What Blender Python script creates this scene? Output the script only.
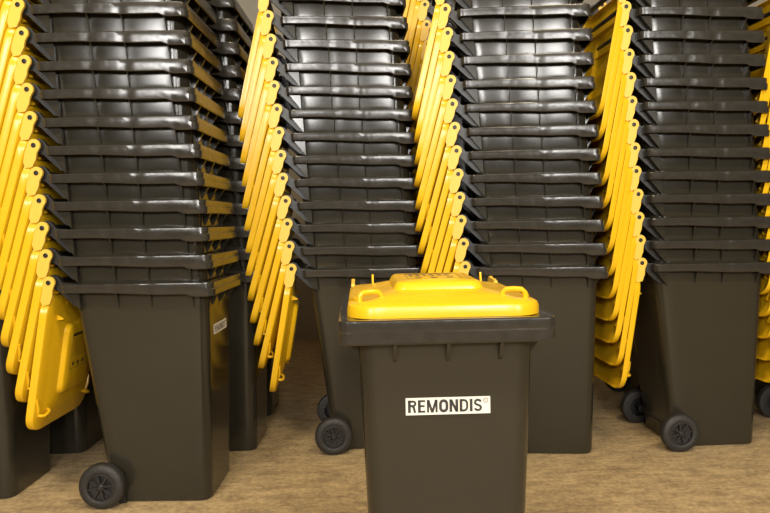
import bpy, math, random
from math import sin, cos, pi, radians
from mathutils import Matrix, Vector
random.seed(7)
S = bpy.context.scene
COL = S.collection
for o in list(bpy.data.objects): bpy.data.objects.remove(o)

# ---------------------------------------------------------------- camera
H, PITCH, ROLL, FPX, YAW = 1.3126, 0.0527, 0.0182, 669.7, 0.0132
f0 = Vector((sin(YAW) * cos(PITCH), cos(YAW) * cos(PITCH), -sin(PITCH)))
r0 = Vector((cos(YAW), -sin(YAW), 0)); u0 = r0.cross(f0)
rr = r0 * cos(ROLL) - u0 * sin(ROLL); uu = r0 * sin(ROLL) + u0 * cos(ROLL)
cam = bpy.data.objects.new('camera', bpy.data.cameras.new('camera')); COL.objects.link(cam)
m = Matrix.Identity(4)
for i in range(3):
    m[i][0] = rr[i]; m[i][1] = uu[i]; m[i][2] = -f0[i]
m[2][3] = H
cam.matrix_world = m
cam.data.sensor_width = 36; cam.data.lens = FPX / 770 * 36; cam.data.clip_start = .05
S.camera = cam

# ---------------------------------------------------------------- world, lamps, exposure
S.view_settings.view_transform = 'Standard'; S.view_settings.look = 'None'
S.view_settings.gamma = 1; S.view_settings.use_curve_mapping = False
S.view_settings.exposure = 0.0
W = bpy.data.worlds.new('world'); S.world = W; W.use_nodes = True
W.node_tree.nodes['Background'].inputs[0].default_value = (1.0, .86, .66, 1)
W.node_tree.nodes['Background'].inputs[1].default_value = 0.07
def lamp(name, loc, size, energy, color, aim):
    l = bpy.data.lights.new(name, 'AREA'); l.shape = 'RECTANGLE'; l.size, l.size_y = size
    l.energy = energy; l.color = color
    o = bpy.data.objects.new(name, l); COL.objects.link(o); o.location = loc
    o.rotation_euler = (Vector(aim) - Vector(loc)).to_track_quat('-Z', 'Y').to_euler()
    return o
# rows of tube lamps under the hall ceiling, in front of the stacks
WARM = (1, .86, .60); COOL = (1, .97, .93)
lamp('ceiling_lamp', (-1.4, .6, 4.7), (1.2, .4), 104, WARM, (-1.4, 1.4, 0))
lamp('ceiling_lamp', (1.4, .6, 4.7), (1.2, .4), 104, WARM, (1.4, 1.4, 0))
# daylight through the row of high windows in the opposite wall of the hall
for wx in (-3.1, -.7, 1.7, 4.1):
    lamp('window_daylight', (wx, -4.0, 3.2), (.95, 1.25), 160, COOL, (wx, 4, 3.0))

# ---------------------------------------------------------------- materials
def mat(name, col, rough, bump=0, bscale=20, rvar=0, cvar=0, cscale=6, spec=.5):
    M = bpy.data.materials.new(name); M.use_nodes = True
    N = M.node_tree.nodes; L = M.node_tree.links; b = N['Principled BSDF']
    b.inputs['Base Color'].default_value = (*col, 1); b.inputs['Roughness'].default_value = rough
    b.inputs['Specular IOR Level'].default_value = spec
    tc = N.new('ShaderNodeTexCoord')
    if bump:
        n = N.new('ShaderNodeTexNoise'); n.inputs['Scale'].default_value = bscale; n.inputs['Detail'].default_value = 2
        bp = N.new('ShaderNodeBump'); bp.inputs['Strength'].default_value = bump; bp.inputs['Distance'].default_value = .01
        L.new(tc.outputs['Object'], n.inputs['Vector']); L.new(n.outputs['Fac'], bp.inputs['Height']); L.new(bp.outputs[0], b.inputs['Normal'])
    if rvar or cvar:
        n = N.new('ShaderNodeTexNoise'); n.inputs['Scale'].default_value = cscale; n.inputs['Detail'].default_value = 6
        L.new(tc.outputs['Object'], n.inputs['Vector'])
        if rvar:
            mr = N.new('ShaderNodeMapRange'); mr.inputs[1].default_value = .3; mr.inputs[2].default_value = .7
            mr.inputs[3].default_value = rough - rvar; mr.inputs[4].default_value = rough + rvar
            L.new(n.outputs['Fac'], mr.inputs[0]); L.new(mr.outputs[0], b.inputs['Roughness'])
        if cvar:
            mx = N.new('ShaderNodeMix'); mx.data_type = 'RGBA'
            mx.inputs[6].default_value = (*[c * (1 - cvar) for c in col], 1); mx.inputs[7].default_value = (*[min(1, c * (1 + cvar)) for c in col], 1)
            L.new(n.outputs['Fac'], mx.inputs[0]); L.new(mx.outputs[2], b.inputs['Base Color'])
    return M
M_body = mat('grey_brown_plastic', (.028, .0245, .0165), .19, .03, 5, .03, .10, 5)
M_rim = mat('moulded_rim_plastic', (.031, .0275, .022), .21, .16, 12, .05, .2, 30)
M_dark = mat('dark_plastic', (.018, .017, .015), .38, .1, 30)
M_yel = mat('yellow_plastic', (.80, .465, .010), .24, .06, 12, .05, .06, 4)
M_arm = mat('yellow_hinge_plastic', (.80, .50, .06), .42, .05, 30)
M_rubber = mat('tyre_rubber', (.022, .020, .018), .55, .3, 80)
M_hub = mat('hub_plastic', (.020, .019, .019), .38)
M_white = mat('sticker_white', (.80, .76, .66), .5)
M_ink = mat('printed_ink', (.03, .028, .024), .55)
M_notice = mat('notice_ink', (.09, .06, .02), .5)

# ---------------------------------------------------------------- mesh helpers
def link(name, me, mt, parent=None, smooth=True, ang=35):
    if smooth:
        me.shade_smooth()
        try: me.set_sharp_from_angle(angle=radians(ang))
        except Exception: pass
    o = bpy.data.objects.new(name, me); COL.objects.link(o)
    if mt and not me.materials: me.materials.append(mt)
    o.parent = parent
    return o
class MB:
    def __init__(s): s.v = []; s.f = []
    def add(s, vs, fs):
        b = len(s.v); s.v += [tuple(p) for p in vs]; s.f += [tuple(b + i for i in f) for f in fs]
    def box(s, a, b):
        (x0, y0, z0), (x1, y1, z1) = a, b
        s.add([(x0, y0, z0), (x1, y0, z0), (x1, y1, z0), (x0, y1, z0), (x0, y0, z1), (x1, y0, z1), (x1, y1, z1), (x0, y1, z1)],
              [(3, 2, 1, 0), (4, 5, 6, 7), (0, 1, 5, 4), (1, 2, 6, 5), (2, 3, 7, 6), (3, 0, 4, 7)])
    def prism(s, poly, fn, t0, t1):
        """polygon (a,b) extruded along a third axis; fn maps (a,b,t) to xyz"""
        n = len(poly)
        s.add([fn(a, b, t0) for a, b in poly] + [fn(a, b, t1) for a, b in poly],
              [tuple(range(n - 1, -1, -1)), tuple(range(n, 2 * n))] + [(i, (i + 1) % n, n + (i + 1) % n, n + i) for i in range(n)])
    def loft(s, rings, cap0=False, cap1=False):
        n = len(rings[0]); vs = [p for r in rings for p in r]; fs = []
        for k in range(len(rings) - 1):
            for i in range(n):
                j = (i + 1) % n; fs.append((k * n + i, k * n + j, (k + 1) * n + j, (k + 1) * n + i))
        if cap0: fs.append(tuple(range(n - 1, -1, -1)))
        if cap1: fs.append(tuple((len(rings) - 1) * n + i for i in range(n)))
        s.add(vs, fs)
    def tube(s, pts, r, n=8):
        rings = []
        P = [Vector(p) for p in pts]
        for i, p in enumerate(P):
            t = (P[min(i + 1, len(P) - 1)] - P[max(i - 1, 0)]).normalized()
            a = t.orthogonal().normalized()
            if rings: a = (pa - t * pa.dot(t)).normalized()
            pa = a; b = t.cross(a)
            rings.append([p + (a * cos(2 * pi * k / n) + b * sin(2 * pi * k / n)) * r for k in range(n)])
        s.loft(rings, True, True)
    def mesh(s, name):
        me = bpy.data.meshes.new(name); me.from_pydata(s.v, [], s.f); me.validate(); me.update()
        import bmesh
        b = bmesh.new(); b.from_mesh(me); bmesh.ops.recalc_face_normals(b, faces=b.faces); b.to_mesh(me); b.free()
        return me
    def build(s, name, mt, parent=None, **k): return link(name, s.mesh(name), mt, parent, **k)

def ring(x0, x1, hy, r, z, ns=10, nc=5, fn=None):
    """rounded rectangle outline, counter-clockwise from the near rear corner"""
    p = []
    q, r = r if isinstance(r, tuple) else (r, r)      # rear and front corner radius
    C = [(x0 + q, -hy + q, pi, q), (x1 - r, -hy + r, 1.5 * pi, r), (x1 - r, hy - r, 0, r), (x0 + q, hy - q, .5 * pi, q)]
    for k in range(4):
        cx, cy, a, r = C[k]
        for i in range(nc + 1):
            t = a + (pi / 2) * i / nc; p.append((cx + r * cos(t), cy + r * sin(t), z))
        nx, ny, na, nr = C[(k + 1) % 4]
        e = (cx + r * cos(a + pi / 2), cy + r * sin(a + pi / 2)); g = (nx + nr * cos(na), ny + nr * sin(na))
        for i in range(1, ns):
            t = i / ns; p.append((e[0] + (g[0] - e[0]) * t, e[1] + (g[1] - e[1]) * t, z))
    if fn: p = [fn(*q) for q in p]
    return p

# ---------------------------------------------------------------- bin dimensions
ZR = 1.050; XF = .360; XR = -.338; HR = .293          # rim
TF, TB, TH = .320, -.312, .245                          # body under the rim: front, rear, half width
BF, BB, BH = .298, -.180, .207                          # body at the floor
PX, PZ = -.400, 1.058                                   # hinge pin
DZ, DX = .1257, -.0081                                  # nesting step
SIDE_FINS = (-.088, .066, .262); FRONT_FINS = (-.144, 0, .144)

def body_mesh():
    mb = MB()
    def sec(z, off=0.0, bulge=0.0):
        t = z / ZR
        x0 = BB + (TB - BB) * t + off; x1 = BF + (TF - BF) * t - off; hy = BH + (TH - BH) * t - off
        def fn(x, y, zz):
            if bulge:
                if abs(abs(y) - hy) < 1e-4:
                    ed = [-.257, -.088, .066, .262]
                    for a, b in zip(ed, ed[1:]):
                        if a < x < b: y += math.copysign(bulge * sin(pi * (x - a) / (b - a)) ** .5, y)
                elif abs(x - x1) < 1e-4:
                    ed = [-.2, -.144, 0, .144, .2]
                    for a, b in zip(ed, ed[1:]):
                        if a < y < b: x += bulge * sin(pi * (y - a) / (b - a)) ** .5
            return (x, y, zz)
        return ring(x0, x1, hy, max(.055 - off, .01), z, 16, 6, fn)
    rings = [sec(.0, .012), sec(.004, .003), sec(.02)]
    for z in (.2, .4, .6, .8): rings.append(sec(z))
    rings += [sec(.918), sec(.925, 0, .0016), sec(.95, 0, .0026), sec(.985, 0, .0026), sec(1.03, 0, .0016), sec(ZR - .006)]
    rings += [sec(ZR - .006, .002), sec(.9, .002), sec(.03, .004)]
    mb.loft(rings, True, True)
    # fins under the rim
    def fin_side(x, sg):
        y0 = TH - .004
        mb.prism([(y0, ZR - .006), (HR - .006, ZR - .006), (HR - .008, ZR - .034), (TH + (.030 if x > .2 else .018), ZR - .064), (TH + .001, ZR - .110), (y0 - .002, ZR - .122)],
                 lambda a, b, t: (t, sg * a, b), x - .0025, x + .0025)
    for sg in (-1, 1):
        for x in SIDE_FINS: fin_side(x, sg)
        for y in FRONT_FINS:
            if sg > 0: mb.prism([(TF - .004, ZR - .006), (XF - .006, ZR - .006), (XF - .008, ZR - .062), (TF + .032, ZR - .066), (TF + .004, ZR - .116), (TF - .006, ZR - .122)],
                     lambda a, b, t: (a, t, b), y - .0045, y + .0045)
        # rear corner web and front corner web
        mb.prism([(-.262, ZR - .006), (XR + .008, ZR - .006), (XR + .008, ZR - .030), (XR + .016, ZR - .040), (-.256, ZR - .122)],
                 lambda a, b, t: (a, sg * t, b), TH + .002, TH + .022)
        # small moulded studs on the side wall
        for x in (-.135, .215):
            z = .715; y = BH + (TH - BH) * z / ZR
            mb.loft([[(x + .005 * q * cos(a), sg * (y + .002 - .0015 * (1 - q) * 0), z + .005 * q * sin(a)) for a in [2 * pi * i / 8 for i in range(8)]] for q in (1, .6)] , False, True)
    # foot moulding across the front of the base
    return mb.mesh('body')

def rim_mesh():
    mb = MB()
    def sec(o, z, front=0.0):
        def fn(x, y, zz):
            if x > XF + o - .06: x += front * min(1, (x - (XF + o - .06)) / .05)
            if abs(y) > HR + o - .04 and o > -.02:
                w = min(1, (abs(y) - (HR + o - .04)) / .035)
                d = .0045 * (1 - (x / .36) ** 2) - .0035 * sum(math.exp(-((x - c) / .012) ** 2) for c in SIDE_FINS)
                y += math.copysign(d * w, y)
            dep = .041 + .012 * min(1, max(0, (x + .15) / .25)) + .012 * min(1, max(0, (x - .245) / .02))
            if zz < ZR: zz = ZR - (ZR - zz) * dep / .065
            return (x, y, zz)
        return ring(XR - o, XF + o, HR + o, (.026 + o * .5, .034 + o * .5), z, 30, 4, fn)
    R = [ring(TB, TF, TH, .055, ZR - .004, 30, 4), sec(-.035, ZR - .001), sec(-.006, ZR), sec(-.001, ZR - .003), sec(0, ZR - .008), sec(-.001, ZR - .029),
         sec(-.001, ZR - .032, .006), sec(-.003, ZR - .060, .008), sec(-.005, ZR - .065, .006), sec(-.008, ZR - .063), sec(-.008, ZR - .007), ring(TB, TF, TH, .055, ZR - .010, 30, 4)]
    mb.loft(R + [R[0]])
    return mb.mesh('rim')

def handle_mesh():
    mb = MB()
    # two hinge brackets running back from the rim and down to the wall, and the grip bar between them
    for sg in (-1, 1):
        y0, y1 = sg * .212, sg * .236
        poly = [(-.240, ZR - .004), (-.350, ZR + .004), (-.372, PZ + .026), (-.392, PZ + .034), (-.414, PZ + .028), (-.428, PZ + .006), (-.424, PZ - .018), (-.400, PZ - .030),
                (-.372, PZ - .040), (-.338, ZR - .066), (-.296, ZR - .105), (-.236, ZR - .124)]
        mb.prism(poly, lambda a, b, t: (a, t, b), min(y0, y1), max(y0, y1))
        mb.prism([(-.410, PZ - .012), (-.400, PZ - .016), (-.390, PZ - .012), (-.386, PZ), (-.390, PZ + .012), (-.400, PZ + .016), (-.410, PZ + .012), (-.414, PZ)],
                 lambda a, b, t: (a, t, b), min(sg * .236, sg * .252), max(sg * .236, sg * .252))
    mb.tube([(-.405, -.214, PZ), (-.405, -.1, PZ), (-.405, .1, PZ), (-.405, .214, PZ)], .015, 10)
    for y in (-.08, .08):
        mb.prism([(-.240, ZR - .010), (-.336, ZR - .010), (-.336, ZR - .062), (-.236, ZR - .122)], lambda a, b, t: (a, t, b), y - .003, y + .003)
    return mb.mesh('handle')

LU0, LU1, LH = .062, .718, .272
def lid_mesh():
    mb = MB()
    def sec(o, z, off=0, t=0):
        # the rear corners draw in towards the hinge arms
        def fn(x, y, zz):
            return (x, y, zz + .010 * (1 - (y / LH) ** 2) * (1 if t else 0))
        return ring(LU0 + o, LU1 - o, LH - o, (.092 - o * .3, .085 - o * .3), z + off, 12, 6, fn)
    def pl(x0, x1, hy, r, z, off=0):
        return ring(x0, x1, hy, r, z + off, 12, 6)
    def stack(off, i):
        return [sec(.000 + i, -.020), sec(.001 + i, .002, off), sec(.004 + i, .011, off), sec(.014 + i, .017, off), sec(.055, .021, off),
                pl(.150, .650, .200, .06, .027, off), pl(.190, .600, .160, .045, .036, off), pl(.206, .560, .136, .04, .041, off), pl(.214, .548, .127, .035, .058, off), pl(.222, .538, .119, .03, .063, off),
                pl(.30, .46, .06, .03, .0635, off)]
    a = stack(0, 0); b = stack(-.003, .003)
    mb.loft(list(reversed(b)) + a, True, True)
    # stiffening rib that runs round inside the skirt
    return mb.mesh('lid')
def arm_mesh():
    mb = MB()
    R = .029
    poly = [(R * cos(a), R * sin(a)) for a in [radians(x) for x in (60, 90, 120, 150, 180, 210, 240, 270)]]
    poly += [(.045, -.031), (.086, -.028), (.112, -.012), (.098, .018), (.060, .025), (.030, .022)]
    mb.prism(poly, lambda a, b, t: (a, t, b), 0, .012)
    return mb.mesh('hinge_arm')
def pin_mesh():
    mb = MB()
    mb.loft([[(r * cos(t), y, r * sin(t)) for t in [2 * pi * i / 14 for i in range(14)]] for r, y in ((.011, .0), (.011, .003), (.008, .004), (.006, .001))], True, True)
    return mb.mesh('hinge_pin')
def grip_mesh():
    """moulded loop that stands on a front corner of the lid"""
    mb = MB()
    mb.tube([(0, -.032, 0), (.0, -.031, .018), (.002, -.022, .027), (.003, 0, .029), (.002, .022, .027), (0, .031, .018), (0, .032, 0)], .0075, 8)
    mb.tube([(0, .032, .0), (-.04, .034, .006), (-.085, .036, -.002)], .0075, 8)
    mb.tube([(0, -.032, .0), (-.04, -.034, .006), (-.085, -.036, -.002)], .0075, 8)
    return mb.mesh('grip')
def tab_mesh():
    mb = MB()
    mb.prism([(-.014, 0), (.014, 0), (.006, .026), (.001, .034), (-.004, .026)], lambda a, b, t: (a, t, b), -.003, .003)
    return mb.mesh('tab')
def label_mesh():
    """printed notice on the raised panel of the lid: header bar, rules and rows of tiny marks"""
    mb = MB(); rnd = random.Random(3)
    z0, z1 = 0, .0005
    mb.box((-.095, -.080, z0), (-.080, .080, z1))
    x = -.066
    while x < .03:
        y = -.075
        while y < .06:
            w = rnd.uniform(.008, .018); mb.box((x, y, z0), (x + .003, min(y + w, .075), z1)); y += w + .010
        x += .014
    for y in (-.05, 0, .05): mb.box((.052, y - .010, z0), (.070, y + .010, z1))
    for a, b in (((-.10, -.085), (.085, -.0835)), ((-.10, .0835), (.085, .085)), ((.0835, -.085), (.085, .085))):
        mb.box((a[0], a[1], z0), (b[0], b[1], z1))
    return mb.mesh('printed_notice')
def lathe_y(prof, n=32):
    return [[(r * cos(2 * pi * i / n), y, r * sin(2 * pi * i / n)) for i in range(n)] for r, y in prof]
def wheel_mesh():
    mb = MB()   # outer face towards -y
    mb.loft(lathe_y([(.060, -.006), (.066, -.010), (.078, -.010), (.090, -.006), (.097, .0), (.100, .008), (.100, .036), (.096, .044), (.080, .048), (.055, .048), (.055, .0), (.060, -.006)], 40))
    return mb.mesh('wheel')
def hub_mesh():
    mb = MB()
    mb.loft(lathe_y([(.061, -.008), (.056, -.009), (.054, .006), (.02, .010), (.016, -.006), (.010, -.012), (.004, -.012)]), False, True)
    for k in range(8):
        a = 2 * pi * k / 8 + .2; c, s_ = cos(a), sin(a)
        mb.prism([(.012, -.004), (.055, -.003), (.055, .004), (.012, .005)],
                 lambda r, w, t, c=c, s_=s_: (r * c - w * 1.0 * s_, t, r * s_ + w * 1.0 * c), -.006, .010)
    return mb.mesh('hub')
def axle_mesh():
    mb = MB(); mb.tube([(-.186, -.284, .106), (-.186, .284, .106)], .011, 10)
    for sg in (-1, 1): mb.prism([(-.10, .0), (-.10, .15), (-.150, .15), (-.204, .121), (-.206, .091), (-.155, .06), (-.13, .0)], lambda a, b, t: (a, sg * t, b), .205, .222)
    return mb.mesh('axle')

ME = {k: f() for k, f in dict(body=body_mesh, rim=rim_mesh, handle=handle_mesh, lid=lid_mesh, arm=arm_mesh, pin=pin_mesh, grip=grip_mesh,
      tab=tab_mesh, notice=label_mesh, wheel=wheel_mesh, hub=hub_mesh, axle=axle_mesh).items()}

def text_mesh(body, size, squeeze, bold):
    cu = bpy.data.curves.new('letters', 'FONT'); cu.body = body; cu.size = size; cu.align_x = 'CENTER'; cu.align_y = 'CENTER'
    cu.offset = 0; cu.extrude = .0003; cu.resolution_u = 3
    o = bpy.data.objects.new('letters', cu); COL.objects.link(o)
    dg = bpy.context.evaluated_depsgraph_get(); me = bpy.data.meshes.new_from_object(o.evaluated_get(dg))
    bpy.data.objects.remove(o)
    xs = [v.co.x for v in me.vertices]; ys = [v.co.y for v in me.vertices]
    cx, cy = (max(xs) + min(xs)) / 2, (max(ys) + min(ys)) / 2
    for v in me.vertices: v.co.x = (v.co.x - cx) * squeeze; v.co.y -= cy
    return me, (max(xs) - min(xs)) * squeeze, max(ys) - min(ys)

STW, STH = .232, .047
def make_sticker(parent):
    z = .806; x = BF + (TF - BF) * z / ZR
    mb = MB(); mb.box((-STW / 2, -STH / 2, 0), (STW / 2, STH / 2, .0012))
    s = mb.build('sticker', M_white, parent, smooth=False)
    tilt = math.atan2(TF - BF, ZR)
    # local x -> +y (reads from the front), local y -> up, local z -> outwards
    s.matrix_local = Matrix.Translation((x + .0006, 0, z)) @ Matrix.Rotation(-tilt, 4, 'Y') @ Matrix(((0, 0, 1, 0), (1, 0, 0, 0), (0, 1, 0, 0), (0, 0, 0, 1)))
    s['label'] = 'white sticker lettered REMONDIS'
    lt = MB(); X = 0.0; sw = .225
    def stroke(pts, wd=sw):
        P = [Vector((p[0], p[1])) for p in pts]; L_, R_ = [], []
        for i, p in enumerate(P):
            a = (P[i] - P[i - 1]).normalized() if i else (P[1] - P[0]).normalized()
            b = (P[i + 1] - P[i]).normalized() if i < len(P) - 1 else a
            t = (a + b).normalized(); n_ = Vector((-t.y, t.x)) * (wd / 2 / max(.5, t.dot(a)))
            L_.append(p + n_); R_.append(p - n_)
        V = [(X + q.x, q.y, 0) for q in L_ + R_]; n2 = len(P)
        lt.add(V, [(i, i + 1, n2 + i + 1, n2 + i) for i in range(n2 - 1)])
    def arc(cx, cy, rx, ry, a0, a1, n=8): return [(cx + rx * cos(radians(a0 + (a1 - a0) * i / n)), cy + ry * sin(radians(a0 + (a1 - a0) * i / n))) for i in range(n + 1)]
    h = sw / 2
    for ch in 'REMONDIS':
        if ch == 'R':
            wd = .68; stroke([(h, 0), (h, 1)]); stroke([(h, 1 - h)] + arc(.40, .73, .19, .175, 90, -90) + [(h, .555 - .0)], .17); stroke([(.36, .50), (.47, .40), (.52, .15), (.57, 0)], .18)
        elif ch == 'E':
            wd = .58; stroke([(h, 0), (h, 1)])
            for y, e in ((1 - .08, .58), (.52, .53), (.08, .58)): stroke([(h, y), (e, y)], .16)
        elif ch == 'M':
            wd = .90; stroke([(h, 0), (h, 1)], .17); stroke([(wd - h, 0), (wd - h, 1)], .17); stroke([(.13, 1), (.45, .0)], .19); stroke([(.77, 1), (.45, .0)], .19)
        elif ch == 'O':
            wd = .70; stroke(arc(.35, .66, .255, .255, 0, 180) + arc(.35, .34, .255, .255, 180, 360) + [(.605, .66)])
        elif ch == 'N':
            wd = .70; stroke([(h, 0), (h, 1)]); stroke([(wd - h, 0), (wd - h, 1)]); stroke([(.12, .98), (.58, .02)], .19)
        elif ch == 'D':
            wd = .70; stroke([(h, 0), (h, 1)]); stroke([(h, 1 - .085)] + arc(.32, .62, .28, .295, 90, 0) + arc(.32, .38, .28, .295, 0, -90) + [(h, .085)], .175)
        elif ch == 'I':
            wd = sw; stroke([(h, 0), (h, 1)])
        else:
            wd = .64; stroke(arc(.32, .715, .225, .195, 10, 250, 10) + arc(.32, .285, .235, .20, 70, -170, 10), .18)
        X += wd + .105
    X -= .105
    lt.v = [((a / X - .5) * .203, (b - .5) * .0345, 0.0) for a, b, c_ in lt.v]
    t = lt.build('lettering', M_ink, s, smooth=False); t.location = (-.0085, 0, .0014)
    me, w, h = text_mesh('R', .0065, 1, 0)
    r = MB(); n = 20
    r.loft([[(q * cos(2 * pi * i / n), q * sin(2 * pi * i / n), zz) for i in range(n)] for q, zz in ((.0068, 0), (.0068, .0004), (.0054, .0004), (.0054, 0))])
    b = MB(); b.v = list(r.v); b.f = list(r.f)
    b.add([tuple(v.co) for v in me.vertices], [tuple(p.vertices) for p in me.polygons])
    g = b.build('registered_mark', M_ink, s, smooth=False); g.location = (.1035, .0125, .0014)
    return s

def make_bin(lid_angle=0.0, level=0):
    root = bpy.data.objects.new('wheeled_bin', None); COL.objects.link(root); root.empty_display_size = .1
    link('body', ME['body'], M_body, root); link('rim', ME['rim'], M_rim, root, ang=18); link('handle', ME['handle'], M_dark, root)
    lid = link('lid', ME['lid'], M_yel, root); lid.location = (PX, 0, PZ); lid.rotation_euler = (0, lid_angle, 0)
    for sg in (-1, 1):
        a = link('hinge_arm', ME['arm'], M_arm, lid); a.location = (0, -.266 if sg < 0 else .254, 0)
        if sg > 0: a.location = (0, .254, 0)
        p = link('hinge_pin', ME['pin'], M_dark, lid); p.location = (0, -.266, 0) if sg < 0 else (0, .266, 0); p.rotation_euler = (pi if sg < 0 else 0, 0, 0)
        g = link('grip', ME['grip'], M_yel, lid); g.location = (.625, sg * .205, .016); g.rotation_euler = (0, 0, -sg * .25)
        t = link('tab', ME['tab'], M_yel, lid); t.location = (.17, sg * .19, .024)
    n = link('printed_notice', ME['notice'], M_notice, lid, smooth=False); n.location = (.355, 0, .0640)
    if level == 0:
        for sg in (-1, 1):
            w = link('wheel', ME['wheel'], M_rubber, root); w.scale = (1.06, 1, 1.06); w.rotation_euler = (0, 0, 0 if sg < 0 else pi)
            w.location = (-.186, sg * .290, .106)
            link('hub', ME['hub'], M_hub, w)
        link('axle', ME['axle'], M_dark, root)
        make_sticker(root)
    return root
def kids(o): return [c for c in bpy.data.objects if c.parent == o]
def snapshot(o): return (o, [snapshot(c) for c in kids(o)])
def copy_tree(t, parent=None):
    c = t[0].copy(); COL.objects.link(c); c.parent = parent
    res = [copy_tree(k, c) for k in t[1]]
    return (c, res)
def set_lid(t, ang):
    for c, _ in t[1]:
        if c.name.startswith('lid'): c.rotation_euler = (0, ang, 0)

ORD = ['bottom', 'second', 'third', 'fourth', 'fifth', 'sixth', 'seventh', 'eighth', 'ninth', 'tenth', 'eleventh', 'twelfth', 'thirteenth', 'fourteenth',
       'fifteenth', 'sixteenth', 'seventeenth', 'eighteenth']
proto0 = make_bin(radians(100), 0); T0 = snapshot(proto0)
protoN = make_bin(radians(104), 1); TN = snapshot(protoN)
used = {'0': False, 'N': False}
def place(kind, loc, yaw, lid_ang, label, group):
    T = T0 if kind == '0' else TN
    if not used[kind]: used[kind] = True; t = T
    else: t = copy_tree(T)
    o = t[0]; o.location = loc; o.rotation_euler = (0, 0, yaw)
    set_lid(t, lid_ang); o['label'] = label; o['category'] = 'bin'
    if group: o['group'] = group
    return t
def stack(x, y, yaw, n, where, group, swing, tilt=0.0):
    rnd = random.Random(int(x * 100) + int(y * 10))
    for k in range(n):
        j = rnd.uniform(-.002, .002) if k else 0
        ox = (DX * k + j) ; z = DZ * k
        loc = (x + ox * cos(yaw), y + ox * sin(yaw) + (rnd.uniform(-.002, .002) if k else 0), z)
        a = swing[min(k, len(swing) - 1)] + (rnd.uniform(-.5, .5) if k else 0)
        lab = ('grey-brown bin on the floor, bottom of the %s' % where) if k == 0 else ('grey-brown bin nested %s from the floor in the %s' % (ORD[k], where))
        t = place('0' if k == 0 else 'N', loc, yaw + (rnd.uniform(-.006, .006) if k else 0), radians(90 + a), lab, group)

# ---------------------------------------------------------------- setting
def noise_floor():
    M = bpy.data.materials.new('worn_tan_floor'); M.use_nodes = True
    N = M.node_tree.nodes; L = M.node_tree.links; b = N['Principled BSDF']
    tc = N.new('ShaderNodeTexCoord'); mp = N.new('ShaderNodeMapping'); mp.inputs['Scale'].default_value = (1.5, 4, 1)
    n1 = N.new('ShaderNodeTexNoise'); n1.inputs['Scale'].default_value = 4; n1.inputs['Detail'].default_value = 10; n1.inputs['Roughness'].default_value = .7
    n2 = N.new('ShaderNodeTexNoise'); n2.inputs['Scale'].default_value = 38; n2.inputs['Detail'].default_value = 6; n2.inputs['Roughness'].default_value = .75
    L.new(tc.outputs['Object'], mp.inputs[0]); L.new(mp.outputs[0], n1.inputs[0]); L.new(tc.outputs['Object'], n2.inputs[0])
    mx = N.new('ShaderNodeMath'); mx.operation = 'ADD'; L.new(n1.outputs[0], mx.inputs[0]); L.new(n2.outputs[0], mx.inputs[1])
    cr = N.new('ShaderNodeValToRGB'); e = cr.color_ramp.elements
    mr = N.new('ShaderNodeMath'); mr.operation = 'MULTIPLY'; mr.inputs[1].default_value = .5
    L.new(mx.outputs[0], mr.inputs[0]); L.new(mr.outputs[0], cr.inputs[0])
    e[0].position = .40; e[0].color = (.25, .172, .092, 1); e[1].position = .60; e[1].color = (.60, .44, .23, 1)
    L.new(cr.outputs[0], b.inputs['Base Color']); b.inputs['Roughness'].default_value = .62
    bp = N.new('ShaderNodeBump'); bp.inputs['Strength'].default_value = .25; bp.inputs['Distance'].default_value = .01
    L.new(n2.outputs[0], bp.inputs['Height']); L.new(bp.outputs[0], b.inputs['Normal'])
    return M
fl = MB(); fl.box((-9, -7, -.1), (9, 7.7, 0)); o = fl.build('floor', noise_floor(), smooth=False); o['kind'] = 'structure'
M_wall = mat('plaster_wall', (.42, .37, .29), .8, .2, 12, 0, .1, 2)
wl = MB(); wl.box((-9, 7.5, 0), (9, 7.7, 5.0)); o = wl.build('wall_back', M_wall, smooth=False); o['kind'] = 'structure'
wl = MB(); wl.box((-9, -7, 5.0), (9, 7.7, 5.15)); o = wl.build('ceiling', M_wall, smooth=False); o['kind'] = 'structure'

# ---------------------------------------------------------------- the stacks
A_SW = [10, 13.5, 15.5, 16.5, 17, 17.2]
B_SW = [10, 14.5, 16, 16, 16, 16, 16, 15.5, 15, 14.5, 14, 13.5, 13]
D_SW = [8.6, 9.5, 10, 10.5]
FR, BR = 'nested bins with lids hanging open, front row', 'nested bins with lids hanging open, back row'
stack(-1.1004, 3.3418, -.0292, 13, 'stickered front stack', FR, A_SW)
stack(-.0898, 4.0119, .0634, 13, 'front stack left of the lone bin', FR, B_SW)
stack(.9066, 3.8658, -.0877, 13, 'front stack right of the lone bin', FR, B_SW)
stack(1.8466, 3.9326, .0442, 13, 'last uncropped front stack at right', FR, D_SW)
stack(2.74, 3.97, .03, 13, 'front stack at the right edge', FR, D_SW)
stack(-2.078, 3.41, -.02, 13, 'front stack at the left edge', FR, A_SW)
stack(-2.01, 4.04, 0, 13, 'back stack at the far left', BR, A_SW)
stack(-1.01, 4.02, -.01, 13, 'second-row stack behind the stickered stack', BR, B_SW)
stack(-1.03, 4.70, 0, 13, 'third-row stack behind the stickered stack', BR, B_SW)
stack(.86, 4.60, -.05, 17, 'back stack right of the lone bin', BR, B_SW)
stack(2.0, 4.70, .03, 14, 'back stack at right of the middle', BR, D_SW)
stack(2.91, 4.70, .02, 13, 'back stack at the far right', BR, D_SW)

# ---------------------------------------------------------------- the lone bin in front, lid shut
t = place('0', (.1815, 2.12, 0), -pi / 2 + .0231, 0,
          'lone bin standing in front of all stacks, yellow lid shut, REMONDIS sticker', None)
for c, _ in t[1]:
    if c.name.startswith('lid'): c.location.z += .011
